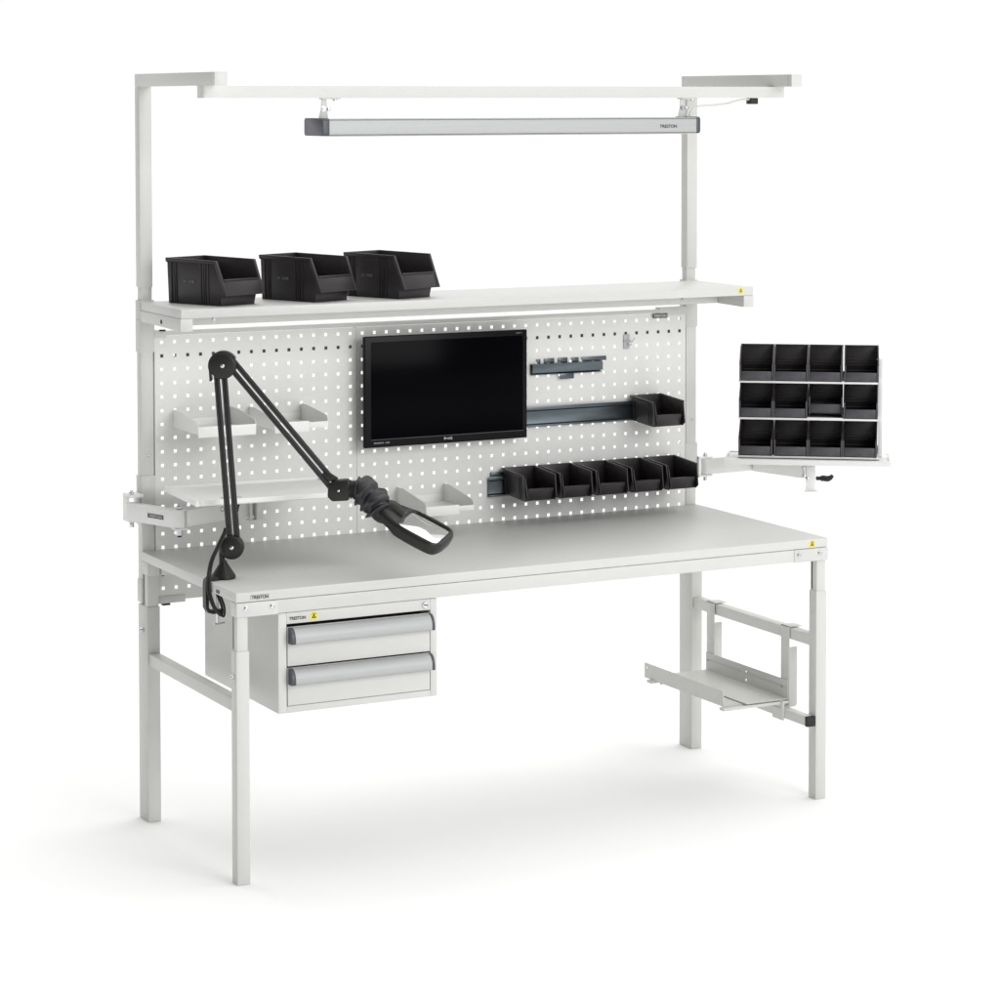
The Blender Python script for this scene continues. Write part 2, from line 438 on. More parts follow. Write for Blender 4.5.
# ------------------------------------------------------------------ drawer unit
du = thing('drawer_unit', (341, 262, 426), 0, 'light grey two drawer steel unit hanging under the left end of the bench', 'drawer unit')
def DB(name, m, x0, x1, y0, y1, z0, z1, bev=1, parent=None, seg=2):
    bm = nb(); box(bm, x0-341, x1-341, y0-262, y1-262, z0-426, z1-426, bev=bev, seg=seg); return obj(name, bm, m, parent or du)
bm = nb()
def dbx(*a, **k):
    a = list(a); a[0] -= 341; a[1] -= 341; a[2] -= 262; a[3] -= 262; a[4] -= 426; a[5] -= 426; box(bm, *a, **k)
dbx(116, 139, 4, 521, 426, 684, bev=1.2); dbx(546.5, 566, 4, 521, 426, 684, bev=1.2)
dbx(139.2, 546.3, 4, 521, 426, 443, bev=1); dbx(139.2, 546.3, 4, 521, 655, 684, bev=1)
dbx(139.2, 546.3, 505, 520, 443.2, 654.8)
body = obj('housing', bm, 'paint', du)
DB('recess_shade_sheet', 'gap', 139.3, 546.2, 70, 78, 443.3, 654.7, bev=0)  # black sheet stands for the shade around the drawer fronts
def hprof(yc, z0, z1):
    # rounded handle profile (y,z), bulging to the front
    pts = [(yc, z0), (yc, z1)]
    for k in range(0, 9):
        a = math.radians(90-90*k/8)
        pts.append((yc-1-24*math.cos(a), z0+8+(z1-z0-8)*math.sin(a)))
    pts += [(yc-25, z0+2), (yc-23, z0)]
    return pts
for z0, z1 in ((546, 646.5), (444.5, 541.5)):
    dr = DB('drawer', 'paint', 141.5, 544.5, 3.5, 11.5, z0, z1, bev=1)
    DB('drawer_box', 'gap', 146, 540, 11.6, 69, z0+4, z1-12, bev=0, parent=dr)
    zt_ = z1-1; zb_ = z1-41
    bm = nb(); prism(bm, [(y-262, z-426) for y, z in hprof(3.3, zb_, zt_)], 'x', 154-341, 540-341)
    hd = obj('handle', bm, 'alu', dr, smooth=50)
    for a, b_ in ((142.5, 153.6), (540.4, 548.5)):
        bm = nb(); prism(bm, [(y-262, z-426) for y, z in hprof(3.3, zb_-.5, zt_+.5)], 'x', a-341, b_-341, bev=1)
        obj('handle_end_cap', bm, 'dark', hd, smooth=50)
writing('unit_text', 'TRESTON', 46, 8.5, (169-341, 3.8-262, 668.5-426), 'ink', body)
esd_sticker(body, (215-341, 3.9-262, 668.5-426), 22, True)
bm = nb(); c = (532-341, 4-262, 669-426)
lathe(bm, c, (c[0], c[1]-1, c[2]), [(0, 9), (2.5, 9), (3.2, 8), (3.2, 6.5), (1.5, 6.3)], 24); lk = obj('lock', bm, 'chrome', du)
bm = nb(); box(bm, c[0]-4.5, c[0]+4.5, c[1]-3, c[1]-1.6, c[2]-1.2, c[2]+1.2, mtx=None); obj('keyhole', bm, 'ink', lk)

# ------------------------------------------------------------------ luminaire
lu = thing('lamp_fitting', (910, 239, 1895), 0, 'slim aluminium linear light with slate end caps hanging under the overhead rail', 'light')
def rprof(w, h, r, n=5):
    o = []
    for cx_, cz_, a0 in ((w/2-r, h/2-r, 0), (-w/2+r, h/2-r, 90), (-w/2+r, -h/2+r, 180), (w/2-r, -h/2+r, 270)):
        for i in range(n+1):
            a = math.radians(a0+90*i/n); o.append((cx_+r*math.cos(a), cz_+h/2+r*math.sin(a)))
    return o
bm = nb(); prism(bm, rprof(120, 45, 5), 'x', 341-910, 1471-910)
box(bm, 341-910, 1471-910, -61, -59, 41.2, 42.8, mi=1); box(bm, 341-910, 1471-910, -61, -59, 2.0, 3.2, mi=1)
hs = obj('housing', bm, ['alu', 'plate'], lu, smooth=40)
for a, b_ in ((321-910, 341-910), (1471-910, 1483-910)):
    bm = nb(); prism(bm, rprof(123, 47, 9), 'x', a, b_, bev=1.2); obj('end_cap', bm, 'dark', lu, smooth=50)
bm = nb(); box(bm, 360-910, 1450-910, -45, 45, -1.5, 1); obj('diffuser', bm, 'wire', lu)
writing('lamp_text', 'TRESTON', 56, 9, (1378-910, -60.2, 20.5), 'ink', hs, bold=.02)
for xx in (344-910+6, 1459-910):
    bm = nb(); prism(bm, [(xx-14, 46), (xx+13, 46), (xx+9, 75), (xx+8, 99.5), (xx-6, 99.5), (xx-7, 75)], 'y', -3, 0, bev=.6)
    box(bm, xx-8, xx+44, -14, 12, 96.6, 99.7, bev=.5)
    hg = obj('hanger', bm, 'paint', lu)
    bm = nb(); bolt(bm, (xx-1, -3, 72), (0, -1, 0), 5.5, 5); bolt(bm, (xx+32, -2, 96.5), (0, 0, -1), 6, 4); box(bm, xx+10, xx+18, -8, 0, 66, 76, bev=1)
    obj('hanger_bolt', bm, 'chrome', hg)
bm = nb(); P_ = [(1470-910, 0, 46), (1474-910, 0, 58), (1490-910, 0, 70), (1530-910, 2, 77), (1590-910, 4, 83), (1640-910, 2, 94), (1672-910, 0, 100)]
P_ = [(1470-910, -20, 40), (1478-910, -20, 62), (1505-910, -16, 76), (1560-910, -8, 79), (1610-910, -4, 84), (1650-910, 0, 93), (1690-910, -4, 97)]
tube(bm, smooth_path(P_), 3.0); obj('cable', bm, 'wire', lu)
bm = nb(); box(bm, 1684-910, 1708-910, -14, 14, 82, 99.6, bev=2)
ck = obj('cable_clip', bm, 'rubber', lu)

# ------------------------------------------------------------------ big bins on the shelf
def big_bin_bm():
    bm = nb(); w = 65; t = 3
    side = [(8, 0), (-188, 0), (-194, 25), (-222, 29), (-184, 121), (10, 124)]
    for s in (-1, 1):
        xw = s*w
        # tapered side wall: wider on top
        vs = prism(bm, side, 'x', xw-t/2, xw+t/2, bev=.6)
        for v in vs: v.co.x += s*4*max(0, v.co.z)/124
        # side ribs
        for y in (-6, -18, -24, -122, -132, -138, -150):
            vs = box(bm, xw+s*1.4, xw+s*3.2, y-1.6, y+1.6, 2, 112, bev=.4)
            for v in vs: v.co.x += s*4*max(0, v.co.z)/124
        # top rim flange
        vs = prism(bm, [(14, 124), (14, 116), (-186, 113), (-184, 121)], 'x', xw+s*3, xw+s*8, bev=.6)
        # sloped front flange
        vs = prism(bm, [(-184, 121), (-180, 112), (-216, 29), (-224, 28)], 'x', xw-1 if s > 0 else xw-7, xw+7 if s > 0 else xw+1, bev=.6)
        for v in vs: v.co.x += s*4*max(0, v.co.z)/124
    # back wall (tapered), floor
    prism(bm, [(-w, 0), (w, 0), (w+4, 124), (-w-4, 124)], 'y', 6, 9, bev=.4)
    box(bm, -w-7, w+7, 7, 14, 112, 124, bev=1)
    box(bm, -w, w, -188, 6, 0, 3)
    # foot front and overhanging lip
    box(bm, -w, w-3, -194, -190, 0, 27, bev=.8)
    prism(bm, [(-190, 25), (-222, 28), (-222, 31), (-190, 29)], 'x', -w-1, w+1)
    prism(bm, [(-222, 28), (-205, 70), (-202, 69), (-218, 28)], 'x', -w-1, w+1, bev=.6)
    box(bm, -w, w, -208, -203, 68, 72, bev=1)
    return bm
labels = ['large black plastic bin at the left end of the upper shelf, nearest the post',
          'large black plastic bin in the middle of the three on the upper shelf',
          'large black plastic bin standing on the upper shelf above the monitor']
G = 'large black bins on the upper shelf'
th = 22.5; thr = math.radians(th)
fronts = [(134, 445), (409, 448), (667, 447)]
# left mark (moulded letters on the left wall)
def place_big(i):
    fx, fy = fronts[i]
    # front-left base corner -> back centre
    c, s = math.cos(thr), math.sin(thr)
    lx, ly = -65, -188
    ox = fx-(c*lx-s*ly); oy = fy-(s*lx+c*ly)
    return (ox/1000, oy/1000, 1.4372)
bb = obj('storage_bin', big_bin_bm(), 'bin', None, smooth=30)
bm = nb()
for k, (a, b_) in enumerate(((-96, -88), (-86, -80), (-78, -73), (-66, -61), (-59, -54))):
    box(bm, -70.2, -68.6, a, b_, 58, 66, bev=.3)
mk = obj('moulded_mark', bm, 'plate', bb)
for i in range(3):
    if i == 0: o = bb
    else:
        o = bb.copy(); COL.objects.link(o); q = mk.copy(); COL.objects.link(q); q.parent = o
    o.location = place_big(i); o.rotation_euler = (0, 0, thr+(0, .01, -.02)[i]); tag(o, labels[i], 'bin', G)

# ------------------------------------------------------------------ mounting rails, tool holder, hook
def rail(xa, xb, zc, label):
    hgt = 59/2
    pr_ = [(0, -hgt), (-14, -hgt), (-14, -hgt+5), (-3, -hgt+8), (-3, hgt-14), (-12, hgt-10), (-12, hgt), (-10, hgt), (-10, hgt-8), (0, hgt-8)]
    o = thing('bin_rail', ((xa+xb)/2, 701, zc), 0, label, 'rail', 'galvanised bin rails on the perforated panel')
    bm = nb(); prism(bm, [(y-1, z) for y, z in pr_], 'x', xa-(xa+xb)/2, xb-(xa+xb)/2, bev=.5); obj('rail_profile', bm, 'zinc', o)
    return o
r1 = rail(1074, 1716, 852, 'galvanised steel rail behind the row of five small bins, lower on the panel')
bm = nb(); box(bm, -312, -255, -8, -2, 30.5, 45, bev=1.5); bmesh.ops.translate(bm, verts=bm.verts, vec=(0, 0, -3)); obj('rail_hook', bm, 'zinc', r1)
rail(1145, 1640, 1051, 'galvanised steel rail to the right of the monitor holding one small bin')
to = thing('tool_holder', (1337, 700.8, 1195), 0, 'short galvanised tool strip with upright tabs, right of the monitor top', 'tool holder')
bm = nb(); prism(bm, [(0, -18), (0, 12), (-16, 12), (-16, 10), (-2, 10), (-2, -16), (-10, -19), (-10, -21)], 'x', -120, 119, bev=.4)
prism(bm, [(-16, 12), (-17, 12), (-17, -14), (-16, -14)], 'x', -120, 119)
obj('tool_strip', bm, 'zinc', to)
for a, b_, h in ((-99, -86, 9), (-73, -39, 10), (-26, 6, 10), (20, 44, 9), (54, 139, 9)):
    bm = nb(); box(bm, a, b_, -3.5, -1, 12.5, 12.5+h+4, bev=1); obj('tab', bm, 'zinc', to)
bm = nb(); box(bm, -25, 22, -14, -10.5, -36, -19, bev=1); obj('tab', bm, 'zinc', to)
hk = thing('panel_hook', (1546, 700.8, 1262), 0, 'tiny galvanised clip hook high on the right of the perforated panel', 'hook')
bm = nb(); box(bm, -9, 11, -3, -1, -24, 20, bev=.8); box(bm, -9, 11, -8, -3, -2, 2, bev=.6); obj('hook_plate', bm, 'alu', hk)
bm = nb(); tube(bm, smooth_path([(8, -4, 2), (12, -12, -2), (17, -16, 2), (21, -17, 12)]), 1.4); tube(bm, smooth_path([(2, -4, -8), (6, -12, -12), (12, -16, -8)]), 1.4); obj('hook_wire', bm, 'chrome', hk)

# ------------------------------------------------------------------ small bins on rails
def small_bin_bm():
    bm = nb(); w = 47; t = 2.4
    side = [(0, 0), (-118, -7), (-134, 62), (-128, 68), (4, 77)]
    for s in (-1, 1):
        xw = s*w
        def fl(vs):
            for v in vs: v.co.x += s*3.5*max(0, v.co.z)/77
        fl(prism(bm, side, 'x', xw-t/2, xw+t/2, bev=.5))
        fl(prism(bm, [(4, 77), (4, 71), (-127, 62), (-128, 68)], 'x', *sorted((xw, xw+s*6)), bev=.6))
        fl(prism(bm, [(-134, 62), (-126, 60), (-112, -5), (-132, -6), (-146, 4)], 'x', xw-1.4, xw+1.4, bev=.4))
        fl(prism(bm, [(-128, 68), (-120, 66), (-130, 4), (-138, 2)], 'x', *sorted((xw, xw+s*5)), bev=.6))
        for y in (-8, -14, -96, -106): fl(box(bm, *sorted((xw+s*1.2, xw+s*3)), y-2.2, y+2.2, 0, 60, bev=.4))
    prism(bm, [(-w, 0), (w, 0), (w+3.5, 77), (-w-3.5, 77)], 'y', -2, 0, bev=.4)
    box(bm, -w-5, w+5, -1, 5, 69, 77, bev=1)
    prism(bm, [(0, 0), (-120, -7), (-120, -4.5), (0, 2.5)], 'x', -w, w)
    prism(bm, [(-118, -7), (-122, -7), (-132, 26), (-128, 28)], 'x', -w+1, w-1, bev=.8)
    prism(bm, [(-127, 4), (-131, 3), (-137, 28), (-131, 30)], 'x', -w+5, w-5, bev=1)
    for y in (): pass
    return bm
sb = obj('small_bin', small_bin_bm(), 'bin', None, smooth=30)
G2 = 'small black bins on the panel rails'
words = ['small black open bin, leftmost of the five on the lower rail', 'small black open bin, second from the left on the lower rail',
         'small black open bin in the middle of the five on the lower rail', 'small black open bin, second from the right on the lower rail',
         'small black open bin, rightmost of the five on the lower rail, by the post']
spots = [(1171+121.3*k, 830, words[k]) for k in range(5)]+[(1609, 1021.5, 'single small black bin at the right end of the upper rail')]
for i, (x, z, lab) in enumerate(spots):
    o = sb if i == 0 else sb.copy()
    if i: COL.objects.link(o)
    o.location = (x/1000, .685, z/1000); tag(o, lab, 'bin', G2)

# ------------------------------------------------------------------ white trays on the panel
def panel_tray(x0, x1, z0, dep, hb, hf, label, lip_to=None):
    o = thing('panel_tray', ((x0+x1)/2, 700.5, z0), 0, label, 'tray', 'white open trays hooked on the perforated panel')
    w = (x1-x0)/2
    bm = nb(); box(bm, -w, w, -1.8, -.3, 0, 22, bev=.3); box(bm, -w, w, -dep, -1.9, 0, 1.5)
    box(bm, -w, (lip_to or w*2)-w, -dep-1.5, -dep, -9, hf*.62, bev=.5)
    if lip_to: box(bm, lip_to-w+.2, w, -dep-1.2, -dep, 0, hf*.5, bev=.4)
    obj('shelf_pan', bm, 'white', o)
    for s in (-1, 1):
        bm = nb(); prism(bm, [(-.5, 0), (-dep, 0), (-dep, hf*.75), (-dep+8, hf), (-dep*.22, hb), (-.5, hb)], 'x', s*w-.8, s*w+.8); obj('side_plate', bm, 'white', o)
    return o
panel_tray(98, 266, 1085, 186, 49, 33, 'white shallow tray at the left on the perforated panel, behind the lamp stem')
panel_tray(322, 481, 1084, 186, 47, 33, 'white shallow tray crossed by the upper lamp arm, left of the monitor', lip_to=102)
panel_tray(780, 931, 820, 192, 52, 30, 'white shallow tray below the monitor, behind the magnifier head', lip_to=105)

# ------------------------------------------------------------------ monitor
mo = thing('monitor', (912.5, 640, 998), 0, 'wide black flat monitor mounted on the perforated panel', 'monitor')
bm = nb(); box(bm, -262.5, 262.5, 0, 14, 0, 319, bev=3, seg=3); box(bm, -225, 225, 14, 42, 30, 290, bev=6)
fr = obj('bezel', bm, 'gloss', mo)
bm = nb(); box(bm, -242, 248, -.6, 1, 24, 302, bev=.2); obj('screen', bm, 'screen', mo)
bm = nb(); prism(bm, [(-1.2, 23.5), (-.2, 23.5), (-.2, 21.5), (-1.2, 21.8)], 'x', -243, 249); obj('screen_edge', bm, 'ribm', mo)
bm = nb(); box(bm, -60, 60, 38, 61, 120, 220, bev=2); obj('wall_mount', bm, 'rubber', mo)
writing('monitor_logo', 'BenQ', 26, 8, (3, -.3, 13.5), 'silver', mo)
writing('monitor_text', 'SENSEYE  LED', 50, 4, (-209, -.3, 13), 'silver', mo, bold=.0)
bm = nb(); box(bm, 226, 238, -.5, 0, 308, 311.5, bev=.2); box(bm, 239.5, 245, -.5, 0, 309, 311.5, bev=.2); obj('monitor_mark', bm, 'plate', mo)
bm = nb()
for k in range(5): box(bm, 262.4, 264.4, 8, 14, 60+k*17, 68+k*17, bev=.5)
obj('side_buttons', bm, 'gloss', mo)

# ------------------------------------------------------------------ swivel arms
def link(bm, a, b, z0, z1, w=26, cap=True):
    a, b = Vector(a), Vector(b); d = b-a; L = d.length; ang = math.atan2(d.y, d.x)
    n = 8; pts = []
    r = w/2
    for k in range(n+1):
        t = math.pi/2+math.pi*k/n; pts.append((r*math.cos(t), r*math.sin(t)))
    for k in range(n+1):
        t = -math.pi/2+math.pi*k/n; pts.append((L+r*math.cos(t), r*math.sin(t)))
    mx = Matrix.Translation((a.x, a.y, 0)) @ Matrix.Rotation(ang, 4, 'Z')
    prism(bm, pts, 'z', z0, z1, mtx=mx, bev=1.2)
def pivot(bm, p, z0, z1, r=8, mi=0):
    cyl(bm, (p[0], p[1], z1), (p[0], p[1], z1+7), r, 18, mi, bev=1); cyl(bm, (p[0], p[1], z1+7), (p[0], p[1], z1+12), r*.6, 6, mi)
    cyl(bm, (p[0], p[1], z0-14), (p[0], p[1], z0), r*.9, 16, mi, bev=1)

# left
la = thing('swivel_arm', (-45, 715, 862), 0, 'white jointed swivel arm with shallow tray at the left end of the panel', 'swivel arm', 'swivel arms on the two posts')
lo = Vector((45, -715, -862))
def LA(name, bm, m, parent=None, smooth=40):
    for v in bm.verts: v.co += lo
    return obj(name, bm, m, parent or la, smooth)
P0, P1, P2 = (-30, 692), (38, 502), (285, 600)
bm = nb(); box(bm, -40, -.5, 676, 736, 832, 839, bev=1); box(bm, -40, -.5, 676, 736, 900, 908, bev=1); box(bm, -8, -.5, 704, 740, 832.2, 907.8, bev=1.2)
box(bm, -40, -37, 690, 736, 839.2, 899.8, bev=1)
mb_ = LA('mount_bracket', bm, 'white')
bm = nb(); pivot(bm, P0, 832, 908, 7); LA('pivot_bolt', bm, 'chrome', mb_)
bm = nb(); link(bm, P0, P1, 838, 885, 30); a1 = LA('arm_segment', bm, 'white')
bm = nb(); cyl(bm, (P1[0], P1[1], 885.2), (P1[0], P1[1], 887), 13.5); LA('pivot_gap_shade', bm, 'rubber', a1)  # dark ring added for the shaded gap on top of the knuckle
bm = nb(); cyl(bm, (P1[0], P1[1], 834), (P1[0], P1[1], 837.8), 13.5); LA('pivot_gap_shade', bm, 'rubber', a1)  # dark ring added for the shaded gap under the knuckle
bm = nb(); cyl(bm, (P1[0], P1[1], 889), (P1[0], P1[1], 898), 8, bev=1); cyl(bm, (P1[0], P1[1], 818), (P1[0], P1[1], 834), 9, 6); LA('pivot_bolt', bm, 'chrome', a1)
bm = nb(); cyl(bm, (P1[0], P1[1], 813), (P1[0], P1[1], 818), 6); LA('pivot_cap', bm, 'rubber', a1)
d = (Vector(P1)-Vector(P0)).normalized(); nrm = Vector((d.y, -d.x)) ; nrm = nrm if nrm.y < 0 else -nrm
# name plate on the visible face
ang = math.degrees(math.atan2(d.y, d.x))
pc = Vector(P0)+d*120
mxp = Matrix.Translation((pc.x+nrm.x*15.4, pc.y+nrm.y*15.4, 862)) @ Matrix.Rotation(math.atan2(d.y, d.x), 4, 'Z')
bm = nb(); box(bm, -33, 33, -.3, .6, -6, 6, mtx=mxp); pq = LA('name_plate', bm, 'plate', a1)
bm = text_mesh('TRESTON', 54, 7.5, .3, .01)
for v in bm.verts: v.co = mxp @ (Matrix.Translation((0, -.35, 0)) @ FRONT @ v.co)
LA('plate_text', bm, 'silver', pq)
d2 = (Vector(P2)-Vector(P1)).normalized()
bm = nb(); link(bm, (P1[0]+d2.x*30, P1[1]+d2.y*30), P2, 840, 884, 22)
box(bm, P1[0]-17, P1[0]+17, P1[1]-17, P1[1]+17, 885.5, 888.5, bev=1); box(bm, P1[0]-17, P1[0]+17, P1[1]-17, P1[1]+17, 834, 837.5, bev=1)
a2 = LA('arm_segment', bm, 'white')
bm = nb(); box(bm, P2[0]-14, P2[0]-8, P2[1]-30, P2[1]-10, 832, 924, bev=1); box(bm, P2[0]+4, P2[0]+24, P2[1]-34, P2[1]-10, 832, 924, bev=1); box(bm, P2[0]-16, P2[0]+28, P2[1]-36, P2[1], 828, 832, bev=.8)
pb = LA('post_bracket', bm, 'white')
bm = nb(); box(bm, P2[0]-6, P2[0]+22, P2[1]-40, P2[1]-28, 903, 909, bev=1.5); cyl(bm, (P2[0]-30, P2[1]-30, 903), (P2[0]-6, P2[1]-30, 904), 4, mi=1); LA('tilt_bolt', bm, ['rubber', 'chrome'], pb)
bm = nb(); cyl(bm, (150, 545, 884), (150, 545, 892), 5); LA('stop_pin', bm, 'rubber', a2)
bm = nb(); bolt(bm, (180, 546, 873), (.37, -.93, 0), 7, 3); LA('arm_bolt', bm, 'chrome', a2)
bm = nb(); tube(bm, smooth_path([(222, 545, 862), (224, 541, 880), (229, 538, 900)]), 3.2); tube(bm, smooth_path([(221, 546, 845), (222, 545, 862)]), 2, mi=1); LA('clamp_lever', bm, ['rubber', 'chrome'], a2)
# tray
_LA = LA
TR = Matrix.Translation((14, 298, 0)) @ Matrix.Rotation(math.radians(-3.6), 4, 'Z') @ Matrix.Translation((-14, -298, 0))
def LA(name, bm, m, parent=None, smooth=40):
    for v in bm.verts: v.co = TR @ v.co
    return _LA(name, bm, m, parent, smooth)
bm = nb(); TX0, TX1, TY0, TY1, TZ = 14, 450, 298, 575, 936
box(bm, TX0, TX1, TY0, TY1, TZ-3, TZ-1)
LA('tray_floor', bm, 'white')
bm = nb()
prism(bm, [(TY0-9, TZ+5), (TY0-11, TZ-7), (TY0-8, TZ-10), (TY0, TZ-9), (TY0, TZ-7), (TY0-6, TZ-7), (TY0-6, TZ+5)], 'x', TX0+4, TX1+8)
LA('tray_lip', bm, 'white')
bm = nb()
box(bm, TX0-9, TX0-1, TY0-2, TY1, TZ-9, TZ+4, bev=1)
LA('tray_rim', bm, 'white')
bm = nb(); box(bm, TX0-9, TX1+8, TY1, TY1+5, TZ-9, TZ+6, bev=1); LA('tray_rim', bm, 'white')
bm = nb(); box(bm, TX1, TX1+8, TY0-2, TY1, TZ-9, TZ+4, bev=1); LA('tray_rim', bm, 'white')
bm = nb(); prism(bm, [(TX0-9, TZ-9), (TX0+3, TZ-9), (TX0-3, TZ+5), (TX0-9, TZ+5)], 'y', TY0-11, TY0-2.2); LA('tray_corner', bm, 'white')
bm = nb(); box(bm, 95, 150, 345, 358, TZ-.8, TZ+.8, bev=.3); LA('tray_slot', bm, 'silver')

# right
ra = thing('swivel_arm', (1845, 715, 862), 0, 'white jointed swivel arm with tray holding the bin rack at the right end', 'swivel arm', 'swivel arms on the two posts')
ro = Vector((-1845, -715, -862))
def RA(name, bm, m, parent=None, smooth=40):
    for v in bm.verts: v.co += ro
    return obj(name, bm, m, parent or ra, smooth)
Q0, Q1, Q2 = (1832, 706), (2004, 712), (2052, 500)
bm = nb(); box(bm, 1800.5, 1850, 690, 730, 888, 893, bev=1); box(bm, 1800.5, 1850, 690, 730, 832, 837, bev=1); box(bm, 1800.5, 1806, 692, 734, 830, 895, bev=1); mb2 = RA('mount_bracket', bm, 'white')
bm = nb(); pivot(bm, Q0, 832, 893, 7); RA('pivot_bolt', bm, 'chrome', mb2)
bm = nb(); link(bm, Q0, Q1, 838, 887, 28); RA('arm_segment', bm, 'white')
bm = nb(); link(bm, (Q1[0]+3, Q1[1]-27), Q2, 838, 887, 24); RA('arm_segment', bm, 'white')
yaw2 = math.radians(-36)
TM = Matrix.Translation((2068, 482, 0)) @ Matrix.Rotation(yaw2, 4, 'Z')
bm = nb(); box(bm, -12, 16, -14, 12, 800, 893, bev=1.5, mtx=TM); box(bm, -18, -13, -16, 8, 842, 893, bev=1, mtx=TM); box(bm, -16, 22, -18, 14, 797, 801, bev=1, mtx=TM); pst = RA('tray_post', bm, 'white')
bm = nb()
for a in ((-20, -18, 872), (-18, -19, 846), (-8, -16, 838)): lathe(bm, TM @ Vector(a), TM @ Vector((a[0], a[1]-1, a[2])), [(0, 5), (3, 5), (4, 3)], 14)
RA('post_bolt', bm, 'chrome', pst)
bm = nb(); box(bm, -14, 14, -20, -8, 880, 891, bev=1.5, mtx=TM); RA('tilt_bolt', bm, 'rubber', pst)
bm = nb(); tube(bm, [TM @ Vector(p) for p in ((18, -4, 838), (30, -4, 838), (34, -4, 838))], 6)
tube(bm, smooth_path([TM @ Vector(p) for p in ((34, -6, 838), (42, -8, 839), (52, -10, 838), (62, -12, 842), (68, -14, 849))]), 8, rad=lambda i, a: (9 if i < 18 else 9-(i-18)*.28)); RA('clamp_lever', bm, 'rubber', pst)
# tray (local to TM)
TC = Matrix.Translation((2056, 474, 0)) @ Matrix.Rotation(yaw2, 4, 'Z')
bm = nb(); box(bm, -242, 240, -72, 72, 903, 905, mtx=TC); RA('tray_floor', bm, 'white')
bm = nb(); prism(bm, [(-72, 903), (-72, 905), (-78, 907), (-84, 905), (-84, 891), (-80, 889), (-72, 889), (-72, 891), (-80, 892), (-81, 904)], 'x', -250, 248, mtx=TC); RA('tray_lip', bm, 'white')
bm = nb(); box(bm, -249, -242, -72, 76, 896, 909, bev=1, mtx=TC); RA('tray_rim', bm, 'white')
bm = nb(); box(bm, 240, 247, -72, 76, 896, 909, bev=1, mtx=TC); RA('tray_rim', bm, 'white')
bm = nb(); box(bm, -242, 240, 72, 76, 896, 909, bev=1, mtx=TC); RA('tray_rim', bm, 'white')

# ------------------------------------------------------------------ bin rack
rk = thing('bin_rack', (2056, 474, 905.5), -36, 'white three level rack full of small black bins on the right swivel tray', 'rack')
LV = [7, 123, 234]
for z in LV:
    bm = nb(); box(bm, -208, 209, -66, 62, z, z+1.5); box(bm, -208, 209, -69, -66, z-4, z+4.5, bev=.8); box(bm, -208, 209, 60, 62, z+1.6, z+22)
    obj('rack_shelf', bm, 'white', rk)
bm = nb(); box(bm, 209.5, 222, 20, 60, 0, 296, bev=1); box(bm, 205, 236, 40, 58, 293, 297, bev=.6)
obj('rack_post', bm, 'white', rk)
bm = nb(); box(bm, -209.5, -206, 20, 62, 0, 290, bev=.6); obj('rack_post', bm, 'white', rk)
bm = nb(); box(bm, -212, 214, -74, -62, -.3, 2.2, bev=.3); obj('rack_foot', bm, 'plate', rk)
def rack_bin_bm():
    bm = nb(); w = 49.3; t = 2.2; D = 124
    side = [(0, 0), (-D, 0), (-D, 50), (-D+6, 55), (-50, 98), (0, 101)]
    for s in (-1, 1):
        xw = s*w
        prism(bm, side, 'x', xw-t/2, xw+t/2, bev=.4)
        box(bm, *sorted((xw-s*3, xw+s*2)), -D-1, -D+8, 1, 50, bev=1, mi=1)
        prism(bm, [(-D, 50), (-D+4, 48), (-50, 93), (0, 96), (0, 101), (-50, 98)], 'x', *sorted((xw-s*1, xw+s*2.4)), bev=.4)
    box(bm, -w, w, -2.4, 0, 0, 101, bev=.4); box(bm, -w-2, w+2, -6, 1, 96, 101.5, bev=1)
    box(bm, -w, w, -D+3, 0, 0, 2.5)
    for z, h in ((12, 2.5), (22, 3), (40, 2), (48, 2), (58, 1.6)): box(bm, -w+4, w-4, -4, -2, z, z+h, bev=.5, mi=1)
    prism(bm, [(-26, 2), (-3, 2), (-3, 14)], 'x', -w+3, w-3)
    box(bm, -w+1, w-1, -D+2, -D+5, 0, 28, bev=.8)
    box(bm, -w+4, w-5, -D-1, -D+2, 3, 29, bev=1, mi=1)
    arc = [(10*math.cos(math.radians(a)), 3+7*math.sin(math.radians(a))) for a in range(0, 181, 20)]
    prism(bm, arc, 'y', -D-1.8, -D-.5, mi=1)
    return bm
rb = obj('rack_bin', rack_bin_bm(), ['bin', 'ribm'], None, smooth=30)  # second material carries the lighter, lit tone of flanges and fronts
RT = Matrix.Translation((2.056, .474, .9055)) @ Matrix.Rotation(yaw2, 4, 'Z')
names_r = ['bottom', 'middle', 'top']; names_c = ['leftmost', 'second from the left', 'third from the left', 'rightmost']
for lv in (2, 1, 0):
    for c in range(4):
        first = lv == 2 and c == 0
        o = rb if first else rb.copy()
        if not first: COL.objects.link(o)
        x = -208+52+104.2*c; y = 52; z = LV[lv]+2; rx = 0
        if lv == 1 and c == 2: y = 74; z += 7; rx = -2.5; x -= 1
        if lv == 2 and c == 3: x += 2; 
        if lv == 1 and c == 3: x += 1
        o.matrix_world = RT @ Matrix.Translation((x/1000, y/1000, z/1000)) @ Matrix.Rotation(math.radians(rx), 4, 'X') @ Matrix.Rotation(math.radians((lv*7+c*5) % 3-1)*.6, 4, 'Z')
        lab = 'small black bin %s in the %s row of the rack' % (names_c[c], names_r[lv])
        if lv == 1 and c == 2: lab = 'small black bin pushed back and raised in the middle row of the rack'
        tag(o, lab, 'bin', 'small black bins in the three level rack')

